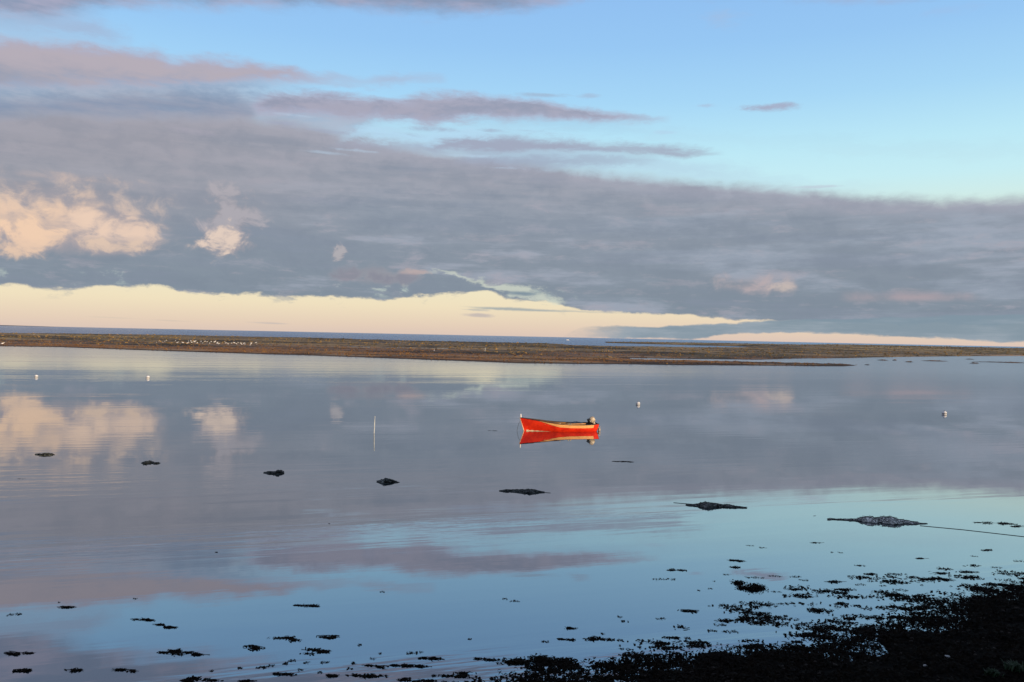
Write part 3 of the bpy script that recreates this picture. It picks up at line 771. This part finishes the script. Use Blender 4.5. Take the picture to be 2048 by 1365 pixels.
# green plants at the bottom right corner
def tuft(px, py, n, h_, label):
    p = ground(px, py, .5); zz = float(shore_z(np.array(p.x), np.array(p.y))); p = ground(px, py, zz); 
    r = np.random.default_rng(int(px)); V_ = []; F_ = []
    for i in range(n):
        a = r.uniform(0, 6.28); l = r.uniform(.5, 1)*h_; bx_, by_ = r.normal(0, h_*.45), r.normal(0, h_*.4); w = r.uniform(.006, .014)
        lean = r.uniform(.2, 1.0)
        pts = [Vector((bx_ + math.cos(a)*l*lean*t*t, by_ + math.sin(a)*l*lean*t*t, l*t*(1-.35*t*lean))) for t in (0, .35, .7, 1)]
        s_ = Vector((-math.sin(a), math.cos(a), 0)); o = len(V_)
        for k, q in enumerate(pts): ww = w*(1, 1.4, .9, .1)[k]; V_ += [q+s_*ww, q-s_*ww]
        F_ += [(o+2*k, o+2*k+1, o+2*k+3, o+2*k+2) for k in range(3)]
    o = mesh_obj('grass_plant', V_, F_, M_green, smooth=False, loc=(p.x, p.y, zz))
    tag(o, label, 'plant'); return o
M_green = mat('green_leaves', (.008, .026, .009), (.014, .036, .013), 12, .6, .3)
tuft(1985, 1350, 120, .10, 'dark green leafy plant on the shore, left one of two at the bottom right corner')
tuft(2030, 1338, 130, .13, 'dark green leafy plant on the shore nearest the bottom right corner')

# ------------------------------------------------------------------ netted heaps along the drowned line
def net_heap(px, py, w, prof, label, weed=1.0, cell=.05, rad=.0035, rope=None, hmul=.62):
    """open netting drawn over floats; prof = (position 0..1, half width m, height m)"""
    c = ground(px, py); wid = w/FPX*c.y
    root = empty('net_heap', c, R(-6)); r = np.random.default_rng(int(px))
    nu = max(10, int(wid/cell)); nv = 9
    us = np.linspace(0, 1, nu); nz_ = .62 + .76*vnoise(us*wid/.17, us*0+px*.1, 3)
    hw = interp(us, [(a, b) for a, b, _ in prof])*nz_; ht = interp(us, [(a, c_) for a, _, c_ in prof])*hmul*nz_
    mb = MB(); P_ = np.zeros((nu, nv, 3)); sway = np.convolve(r.normal(0, 1, nu+8), np.ones(9)/9, 'valid')*.09
    for i, u in enumerate(us):
        for j in range(nv):
            a = math.pi*j/(nv-1)
            q = 1 + .5*(r.random()-.5)
            P_[i, j] = ((u-.5)*wid + r.normal(0, cell*.35), sway[i]-math.cos(a)*hw[i]*q, max(.006, math.sin(a)*ht[i]*q + .006))
    k = 0
    for i in range(nu):
        for j in range(nv):
            if i+1 < nu and r.random() < .85: mb.tube([P_[i, j], P_[i+1, min(max(j+(1 if (i+j) % 2 else -1), 0), nv-1)]], rad*r.uniform(.6, 2.0), 3, False)
            if j+1 < nv and r.random() < .8: mb.tube([P_[i, j], P_[i, j+1]], rad*r.uniform(.6, 1.6), 3, False)
    for j in (0, nv//2, nv-1): mb.tube([P_[i, j] for i in range(nu)], rad*2.4, 5)
    mb.build('netting', M_net, root)
    Q = P_.copy(); Q[..., 2] = np.maximum(Q[..., 2]*.86, .005); Q[..., 1] = sway[:, None] + (Q[..., 1]-sway[:, None])*.93
    mesh_obj('matted_cords', Q.reshape(-1, 3), grid_faces(nu, nv), M_mat if weed < .3 else M_mat2, root)
    tops = [.5]
    for u in tops:
        fb = MB(); i = int(u*(nu-1)); rr = max(.018, ht[i]*.45)
        fb.lathe([(rr*.1, -rr), (rr*.7, -rr*.7), (rr, 0), (rr*.7, rr*.7), (rr*.1, rr)], 10, ((u-.5)*wid, sway[i], rr*.5)); fb.build('float', M_rope, root)
    n = int(90*weed*wid/.5)
    if n > 5:
        u = r.beta(2, 2, n); ii = (u*(nu-1)).astype(int)
        s = r.uniform(-1, 1, n)
        cen = np.stack([(u-.5)*wid, sway[ii]+s*hw[ii], np.sqrt(1-s*s)*ht[ii]*r.uniform(.3, 1, n)], -1)
        VV, FF = fronds(cen, r.uniform(.04, .11, n), r, .008, .008, .020); VV[:, 2] = np.clip(VV[:, 2], .004, None)
        tag(mesh_obj('weed', VV, FF, M_weed, root, smooth=False), kind='stuff')
    if rope:
        pts = [ground(*q) - c for q in rope]; rb = MB()
        rot = Matrix.Rotation(R(6), 3, 'Z'); pp = []
        for a_, b_ in zip(pts[:-1], pts[1:]):
            for k in range(6): pp.append(rot @ a_.lerp(b_, k/6) + Vector((0, 0, .006)))
        pp.append(rot @ pts[-1] + Vector((0, 0, .006)))
        rb.tube(pp, .006, 5); rb.build('rope', M_rope, root)
    tag(root, label, 'net', 'netted heaps strung along one line in the water')
    return root
net_heap(1752, 1043, 190, [(0, .02, .02), (.04, .05, .05), (.09, .03, .02), (.17, .05, .035), (.24, .11, .07), (.30, .09, .05), (.40, .22, .13), (.50, .26, .165), (.56, .20, .14), (.64, .36, .17), (.70, .26, .14), (.85, .12, .06), (1, .02, .015)],
    'largest pale netted heap with a long rope trailing to the right edge', .12, .05, .0035, [(1840, 1052), (1925, 1060), (2048, 1074), (2260, 1096)])
net_heap(1432, 1013, 118, [(0, .03, .02), (.12, .10, .05), (.26, .22, .11), (.36, .28, .15), (.5, .2, .11), (.62, .16, .08), (.72, .18, .09), (.85, .12, .05), (1, .05, .03)],
    'netted heap second from the right, with a thin line trailing to its left', .35, .05, .004, [(1385, 1009), (1347, 1006)])
net_heap(1044, 984, 88, [(0, .05, .03), (.12, .12, .06), (.3, .2, .09), (.5, .22, .11), (.68, .3, .16), (.8, .25, .12), (.92, .08, .05), (1, .03, .02)],
    'dark brown netted heap with a thin tail, below the red boat', 1.4, .06, .005, [(1080, 985), (1101, 986.5)], .5)
net_heap(776, 964, 42, [(0, .06, .04), (.2, .2, .12), (.38, .3, .20), (.6, .22, .13), (.85, .12, .06), (1, .04, .02)], 'small dark netted heap nearly below the upright pole', 2.0, .06, .006, None, .44)
net_heap(548, 947, 40, [(0, .05, .03), (.25, .14, .07), (.45, .2, .11), (.7, .28, .18), (.9, .1, .06), (1, .04, .02)], 'small dark netted heap third from the left, left of the pole', 2.0, .06, .006, None, .44)
net_heap(302, 927, 36, [(0, .05, .03), (.25, .3, .17), (.45, .12, .04), (.6, .05, .015), (.8, .16, .07), (1, .04, .02)], 'small netted heap of two lumps, second from the left', 2.0, .06, .006, None, .44)
net_heap(88, 910, 36, [(0, .05, .03), (.15, .12, .07), (.32, .05, .015), (.5, .2, .1), (.68, .28, .15), (.85, .2, .1), (1, .05, .03)], 'small netted heap of two lumps, farthest left of the line', 2.0, .06, .006, None, .44)

# ------------------------------------------------------------------ the red boat
M_red = mat('red_paint', (.84, .038, .008), (.62, .022, .006), 3, .5, .18, .12, 25)
M_tan = mat('varnished_wood', (.80, .42, .15), (.66, .32, .10), 6, .45, .4, stretch=(1, 6, 6))
M_dark = mat('dark_paint', (.02, .014, .012), (.035, .02, .016), 6, .6, .3)
M_cream = mat('cream_paint', (.78, .62, .40), (.66, .50, .32), 5, .5, .4)
M_in = mat('inner_planks', (.10, .045, .03), (.06, .03, .02), 5, .7, .2, stretch=(1, 8, 8))
M_blk = mat('black_plastic', (.012, .012, .013), (.02, .02, .02), 5, .4, .5)
M_cowl = mat('cowl_paint', (.50, .42, .30), (.30, .25, .18), 7, .4, .5)
bw = ground(1047, 862); sw_ = ground(1194, 862.0)
L = 3.85; bc = (bw + sw_)/2; yaw = math.atan2(sw_.y-bw.y, sw_.x-bw.x)
boat = empty('rowing_boat', (bc.x, bc.y, 0), yaw)
tag(boat, 'small open red wooden boat with tan gunwale and outboard motor, moored alone', 'boat')
L = (sw_-bw).length + .06; bc.x -= .045; boat.location.x = bc.x
def beam(s): return float(interp(s, [(0, .03), (.06, .14), (.15, .32), (.28, .53), (.42, .67), (.58, .72), (.75, .70), (.86, .64), (.93, .54), (.98, .40), (1, .33)]))
def sheer(s): return float(interp(s, [(0, .70), (.1, .63), (.2, .56), (.32, .48), (.45, .42), (.6, .385), (.8, .375), (.92, .385), (1, .40)]))
def hull_pt(s, t, ins=0.0):
    """s bow to stern, t keel to gunwale"""
    zk = -.16 + .10*max(0, (.18-s)/.18)**2
    b_ = max(beam(s)-ins, .004); h_ = sheer(s); zk += ins
    zz = zk + (h_-zk)*t
    full = float(interp(s, [(0, 1.0), (.25, .62), (.5, .42), (.85, .40), (1, .5)]))
    yy = b_*(math.sin(t*math.pi/2))**full
    rk = -.28*(max(zz, -.16)+.16)/.86*max(0, 1-s/.25) + .10*(zz/.4)*max(0, (s-.8)/.2)
    x_ = -L/2 + .16 + (L-.22)*s + rk
    if s < .04: x_ += ins*.8
    return (x_, yy, zz)
NS, NT = 44, 12
ss = [((i/(NS-1))**1.0) for i in range(NS)]
def skin(ins, flip=False, t1=1.0):
    V_ = []
    for s in ss:
        for j in range(-NT, NT+1):
            p = hull_pt(s, abs(j)/NT*t1, ins); V_.append((p[0], p[1]*(1 if j >= 0 else -1), p[2]))
    n = 2*NT+1; F_ = grid_faces(NS, n)
    return V_, [tuple(f) if flip else tuple(f[::-1]) for f in F_], n
Vo, Fo, n = skin(0); 
hb = MB(); hb.add(Vo, Fo)
last = [(NS-1)*n + j for j in range(n)]; hb.F.append(tuple(last))
hull = hb.build('hull', M_red, boat)
Vi, Fi, n = skin(.035, True); ib = MB(); ib.add(Vi, Fi); ib.F.append(tuple([(NS-1)*n + j for j in range(n)][::-1]))
for v in range(len(ib.V)): pass
ib.build('inner_planking', M_in, boat)
# gunwale cap both sides: closes the shell
cap = MB()
for sgn in (-1, 1):
    V_ = []
    for s in ss:
        p = hull_pt(s, 1); w = .05
        V_ += [(p[0], sgn*(p[1]+.018), p[2]-.012), (p[0], sgn*(p[1]+.018), p[2]+.018), (p[0], sgn*max(p[1]-w, .0), p[2]+.018), (p[0], sgn*max(p[1]-w, 0), p[2]-.012)]
    cap.add(V_, [tuple(f) for f in grid_faces(NS, 4, True)] + [(0, 1, 2, 3), tuple(range(len(V_)-4, len(V_)))])
cap.build('gunwale', M_dark, boat, smooth=False)
# broad tan rubbing strake under the gunwale, amidships to stern
def strake(name, m_, sgn, s0, s1, zt, zb, out, taper=.25):
    V_ = []; K = 36
    for i in range(K):
        s = s0 + (s1-s0)*i/(K-1); h_ = sheer(s); u = i/(K-1); tp = min(1, u/taper) if taper else 1
        for zz, oo in ((h_-zt, 0.002), (h_-zt, out), (h_-zt-(zb-zt)*tp, out), (h_-zt-(zb-zt)*tp, .002)):
            zk = -.16 + .10*max(0, (.18-s)/.18)**2; t = (zz-zk)/(h_-zk); p = hull_pt(s, min(t, 1))
            V_.append((p[0], sgn*(p[1]+oo), zz))
    b_ = MB(); b_.add(V_, [tuple(f) for f in grid_faces(K, 4, True)] + [(0, 1, 2, 3), tuple(range(len(V_)-4, len(V_)))])
    return b_.build(name, m_, boat, smooth=False)
for sgn in (-1, 1): strake('rubbing_strake', M_tan, sgn, .18, .92, .014, .165, .022, .35)
# cream bottom paint that shows towards the bow, where she rides high
for sgn in (-1, 1):
    V_ = []; K = 26
    for i in range(K):
        s = .03 + .32*i/(K-1); top = .07*(1-(i/(K-1))**1.1)*(.75+.25*math.sin(i*1.3))
        for zz in (top, -.05):
            zk = -.16 + .10*max(0, (.18-s)/.18)**2; t = max(.02, (zz-zk)/(sheer(s)-zk)); p = hull_pt(s, t); V_.append((p[0]-.002, sgn*(p[1]+.005), zz))
    b_ = MB(); b_.add(V_, [tuple(f) for f in grid_faces(K, 2)]); b_.build('bottom_stripe', M_cream, boat)
# stem band and post
st = MB(); pts = []
for t in np.linspace(.05, 1, 9): p = hull_pt(0, t); pts.append((p[0]-.012, 0, p[2]))
st.tube(pts, .024, 8); st.build('stem', M_cream, boat)
ps = MB(); p = hull_pt(0, 1); ps.lathe([(.034, 0), (.040, .03), (.036, .15), (.028, .19), (.01, .20)], 12, (p[0]+.03, 0, p[2]-.005)); ps.build('stem_post', M_white, boat)
# breasthook, thwarts, oars
th = []
for s in (.28, .50, .74):
    b_ = MB(); hh = sheer(s)-.10; p = hull_pt(s, 1); wdt = 2*(beam(s)-.05)
    b_.box((p[0], 0, hh), (.22, wdt, .035)); b_.build('thwart', M_tan, boat, smooth=False)
b_ = MB(); p = hull_pt(.06, 1); p0 = hull_pt(0.0, 1)
b_.add([(p0[0]+.02, 0, p0[2]+.01), (p[0]+.1, beam(.09)-.02, p[2]-.02), (p[0]+.1, -beam(.09)+.02, p[2]-.02), (p0[0]+.02, 0, p0[2]-.03), (p[0]+.1, beam(.09)-.02, p[2]-.05), (p[0]+.1, -beam(.09)+.02, p[2]-.05)],
       [(0, 2, 1), (3, 4, 5), (0, 1, 4, 3), (1, 2, 5, 4), (2, 0, 3, 5)]); b_.build('breasthook', M_dark, boat, smooth=False)
for sgn, a0 in ((1, .02), (-1, -.03)):
    b_ = MB(); x0 = -.35; b_.tube([(x0, sgn*.30, .37), (x0+1.7, sgn*(.30+a0), .40)], .020, 8)
    b_.box((x0-.20, sgn*.30, .365), (.42, .12, .014)); b_.build('oar', M_tan, boat)
for x_, s_ in ((-.15, .47), (.30, .57), (.42, .60)):   # rowlocks and cleats
    b_ = MB(); y_ = -(beam(s_)-.02); h_ = sheer(s_)
    b_.box((x_, y_, h_+.035), (.05, .04, .05)); b_.tube([(x_-.03, y_, h_+.05), (x_-.035, y_, h_+.09)], .008, 6); b_.tube([(x_+.03, y_, h_+.05), (x_+.035, y_, h_+.09)], .008, 6)
    b_.build('rowlock', M_cowl, boat)
# bundle under a dark cover in the stern
b_ = MB(); V_ = []
for i in range(9):
    for j in range(12):
        a = math.pi*j/11; q = math.sin(math.pi*(i+.4)/8.8)**.4
        V_.append((.55+.10*i, .10-math.cos(a)*.42*q, .30+.17*math.sin(a)*q*(1+.25*math.sin(i*2.1+j))))
b_.add(V_, [tuple(f) for f in grid_faces(9, 12)]); b_.build('cover', M_blk, boat)
# outboard motor tilted forward on the stern
om = bpy.data.objects.new('outboard_motor', None); COL.objects.link(om); om.parent = boat
om.location = (L/2-.20, 0, .42); om.rotation_euler = (0, R(-26), 0); om.scale = (.92,)*3
b_ = MB(); V_ = []; prof = [(-.16, .10, .04), (-.15, .15, .06), (-.05, .17, .10), (.06, .165, .105), (.14, .14, .09), (.18, .08, .05)]
for zz, lx, ly in prof:
    for j in range(16):
        a = 2*math.pi*j/16; cx, cy = math.cos(a), math.sin(a)
        V_.append((abs(cx)**.7*math.copysign(lx, cx)+.02, abs(cy)**.7*math.copysign(ly*1.15, cy), zz+.20))
b_.add(V_, [tuple(f) for f in grid_faces(6, 16, True)] + [tuple(range(15, -1, -1)), tuple(range(80, 96))]); b_.build('cowl', M_cowl, om)
b_ = MB(); b_.box((-.17, 0, .20), (.16, .26, .30)); b_.tube([(-.16, 0, .12), (-.34, .03, .14), (-.50, .05, .17)], [.022, .018, .022], 8); b_.build('tiller', M_blk, om)
b_ = MB(); b_.box((.02, 0, -.02), (.14, .13, .16)); b_.tube([(.04, 0, -.05), (.12, 0, -.30), (.17, 0, -.50)], [.05, .04, .03], 8); b_.box((.19, 0, -.38), (.22, .14, .02)); b_.build('leg', M_cowl, om)
b_ = MB(); b_.lathe([(.01, -.02), (.07, .02), (.075, .08), (.07, .14), (.02, .17)], 12, (L/2+.09, -.16, .00)); b_.build('fender', M_cowl, boat)
b_ = MB(); b_.tube([(L/2+.07, -.16, .16), (L/2-.06, -.16, .38)], .008, 6); b_.build('fender_line', M_cowl, boat)
b_ = MB(); p = hull_pt(0, .9); b_.tube([(p[0], 0, p[2]-.05), (p[0]-.10, 0, .35), (p[0]-.16, .0, .12), (p[0]-.2, 0, -.1)], .008, 6); b_.build('mooring_rope', M_rope, boat)

# ------------------------------------------------------------------ pole and buoys
pb = ground(748, 867.5); pt = MB()
h_ = (867.5-834)/FPX*pb.y
pole = empty('marker_pole', pb); pts = [(0, 0, -.3), (.0, 0, 0), (.012, 0, h_*.4), (.016, 0, h_*.75), (.026, 0, h_)]
pt.tube(pts, [.025, .025, .027, .024, .02], 8); M_pole = mat('bleached_pole', (.52, .56, .56), (.34, .37, .38), 3, .8, .2)
pt.build('shaft', M_pole, pole)
b_ = MB(); b_.lathe([(.020, 0), (.026, .01), (.026, .03), (.008, .045)], 10, (.026, 0, h_-.01)); b_.build('tip', M_pole, pole)
tag(pole, 'thin upright whitish pole standing in the water left of the red boat', 'pole')
M_buoy = mat('buoy_white', (.72, .73, .74), (.52, .53, .53), 9, .5, .4)
def buoy(px, py, rad, label, squash=1.0):
    p = ground(px, py); root = empty('mooring_buoy', p)
    b_ = MB(); N = 14
    b_.lathe([(max(.003, rad*math.sin(math.pi*i/N)), -rad*math.cos(math.pi*i/N)*squash + rad*.45) for i in range(N+1)], 24); b_.build('ball', M_buoy, root)
    b_ = MB(); b_.lathe([(rad*.98, 0), (rad*.99+.006, .01), (rad*.99+.006, .03), (rad*.98, .04)], 24, (0, 0, rad*.30)); b_.build('waterline_band', M_weed, root)
    b_ = MB(); ring = [(math.cos(a)*.03, 0, rad*1.42*squash + .02 + math.sin(a)*.03) for a in np.linspace(-1.9, 4.4, 14)]
    b_.tube(ring, .010, 6); b_.build('top_ring', M_rope, root)
    tag(root, label, 'buoy'); return root
buoy(72.5, 755, .17, 'white mooring buoy farthest left, below the near edge of the spit', 1.05)
buoy(295.5, 757, .19, 'white mooring buoy second from the left, off the spit', 1.1)
buoy(1276, 810, .16, 'white mooring buoy beyond and to the right of the red boat', 1.0)
buoy(1888.5, 829, .17, 'white mooring buoy alone near the right edge of the water')

# ------------------------------------------------------------------ gulls
def gull_mesh():
    V_ = []; prof = [(-.26, .006, .005, .10), (-.20, .03, .018, .10), (-.12, .06, .06, .10), (-.02, .075, .085, .11), (.08, .065, .08, .13), (.14, .035, .045, .17), (.17, .03, .032, .21), (.205, .036, .036, .235), (.24, .026, .026, .235), (.26, .010, .010, .228), (.30, .004, .004, .222)]
    for x_, ry_, rz_, zc in prof:
        for j in range(10):
            a = 2*math.pi*j/10; V_.append((x_, math.cos(a)*ry_, zc+.06+math.sin(a)*rz_))
    return V_, grid_faces(len(prof), 10, True)
Vg, Fg = gull_mesh(); M_gull = mat('white_feathers', (.80, .79, .77), (.66, .66, .67), 6, .8, .2); M_wing = mat('grey_feathers', (.30, .31, .34), (.22, .23, .26), 6, .8, .2)
M_leg = mat('bird_legs', (.35, .16, .06), None, 4, .7, .2)
g0 = mesh_obj('gull', Vg, Fg, M_gull)
wings = []
for sgn in (-1, 1):
    V_ = []
    for x_, w_, z1 in ((.08, .02, .19), (0, .05, .21), (-.12, .045, .20), (-.24, .02, .17), (-.31, .004, .16)):
        V_ += [(x_, sgn*.045, z1+w_*.6), (x_, sgn*(.082 if x_ > -.2 else .04), z1-.01), (x_, sgn*.060, z1-w_)]
    wings.append(mesh_obj('wing', V_, grid_faces(5, 3), M_wing, g0))
b_ = MB()
for sgn in (-1, 1): b_.tube([(0, sgn*.025, .10), (.005, sgn*.025, 0)], .007, 5); b_.box((.02, sgn*.025, .005), (.05, .04, .01))
b_.build('legs', M_leg, g0)
rg = random.Random(4); first = True
vx = V[:, 0]; vy = V[:, 1]
def spit_z(x, y):
    i = int(np.argmin(np.abs(rows-y))); j = int(np.argmin(np.abs(dirs[:, 0]-x/y))); return float(z[i, j])
def put_gull(px, py, label, group, sc=1.25):
    global first
    p = ground(px, py); p.z = max(spit_z(p.x, p.y), 0)
    if first: o = g0; first = False
    else:
        o = g0.copy(); COL.objects.link(o)
    o.location = p; o.rotation_euler = (0, 0, rg.uniform(0, 6.28)); o.scale = (sc,)*3
    o['label'] = label; o['category'] = 'gull'
    if group: o['group'] = group
    elif 'group' in o: del o['group']
    return o
for (px, py, lb) in [(868, 706, 'white gull alone at the spit edge, left of the pale post'), (5, 691.5, 'white gull at the near edge of the spit by the left edge of the picture'), (68, 673, 'white gull alone on the grass at the far left of the spit')]:
    put_gull(px, py, lb, None, 1.7)
for i in range(58):
    px = rg.triangular(318, 545, 430) if i < 44 else rg.uniform(310, 540)
    py = 685 + (px-318)*.026 + rg.uniform(-2.0, 4.0)
    put_gull(px, py, 'one of the white gulls resting in the flock on the wet flat of the spit', 'gulls resting in a flock', rg.uniform(1.2, 1.8))
# pale post on the spit
p = ground(970, 706); p.z = spit_z(p.x, p.y)-.05
root = empty('post', p); b_ = MB(); b_.tube([(0, 0, 0), (.01, 0, .5), (.02, 0, .98)], [.09, .085, .07], 8); b_.build('shaft', M_pole, root)
b_ = MB(); b_.box((.02, 0, 1.02), (.34, .2, .10)); b_.build('cap', M_buoy, root)
tag(root, 'short pale post standing on the spit left of the picture\'s middle', 'post')

# small white boat far out on the sea
p = ground(1136, 681); b_ = MB(); root = empty('distant_boat', p, .2); root.scale = (.7,)*3; V_ = []
for i in range(13):
    s = i/12; w_ = .95*math.sin(math.pi*min(1, s*1.0+.04)*.62)**.6 if s < .95 else .9; x_ = -3.4+6.4*s
    w_ = float(interp(s, [(0, .05), (.25, .7), (.6, 1.05), (1, .95)])); sh = 1.25-.4*s
    V_ += [(x_-(.5 if i == 0 else 0), -w_, sh), (x_, -w_*.8, .0), (x_, -w_*.5, -.3), (x_, w_*.5, -.3), (x_, w_*.8, 0), (x_-(.5 if i == 0 else 0), w_, sh)]
b_.add(V_, [tuple(f) for f in grid_faces(13, 6, True)] + [tuple(range(6)), tuple(range(72, 78))]); b_.build('hull', M_white, root)
b_ = MB(); b_.box((-.4, 0, 1.6), (1.9, 1.4, 1.3)); b_.build('cabin', M_white, root)
b_ = MB(); b_.box((-.4, 0, 1.85), (1.94, 1.44, .35)); b_.build('window_band', M_blk, root)
tag(root, 'tiny white boat far out on the blue sea near the horizon', 'boat')
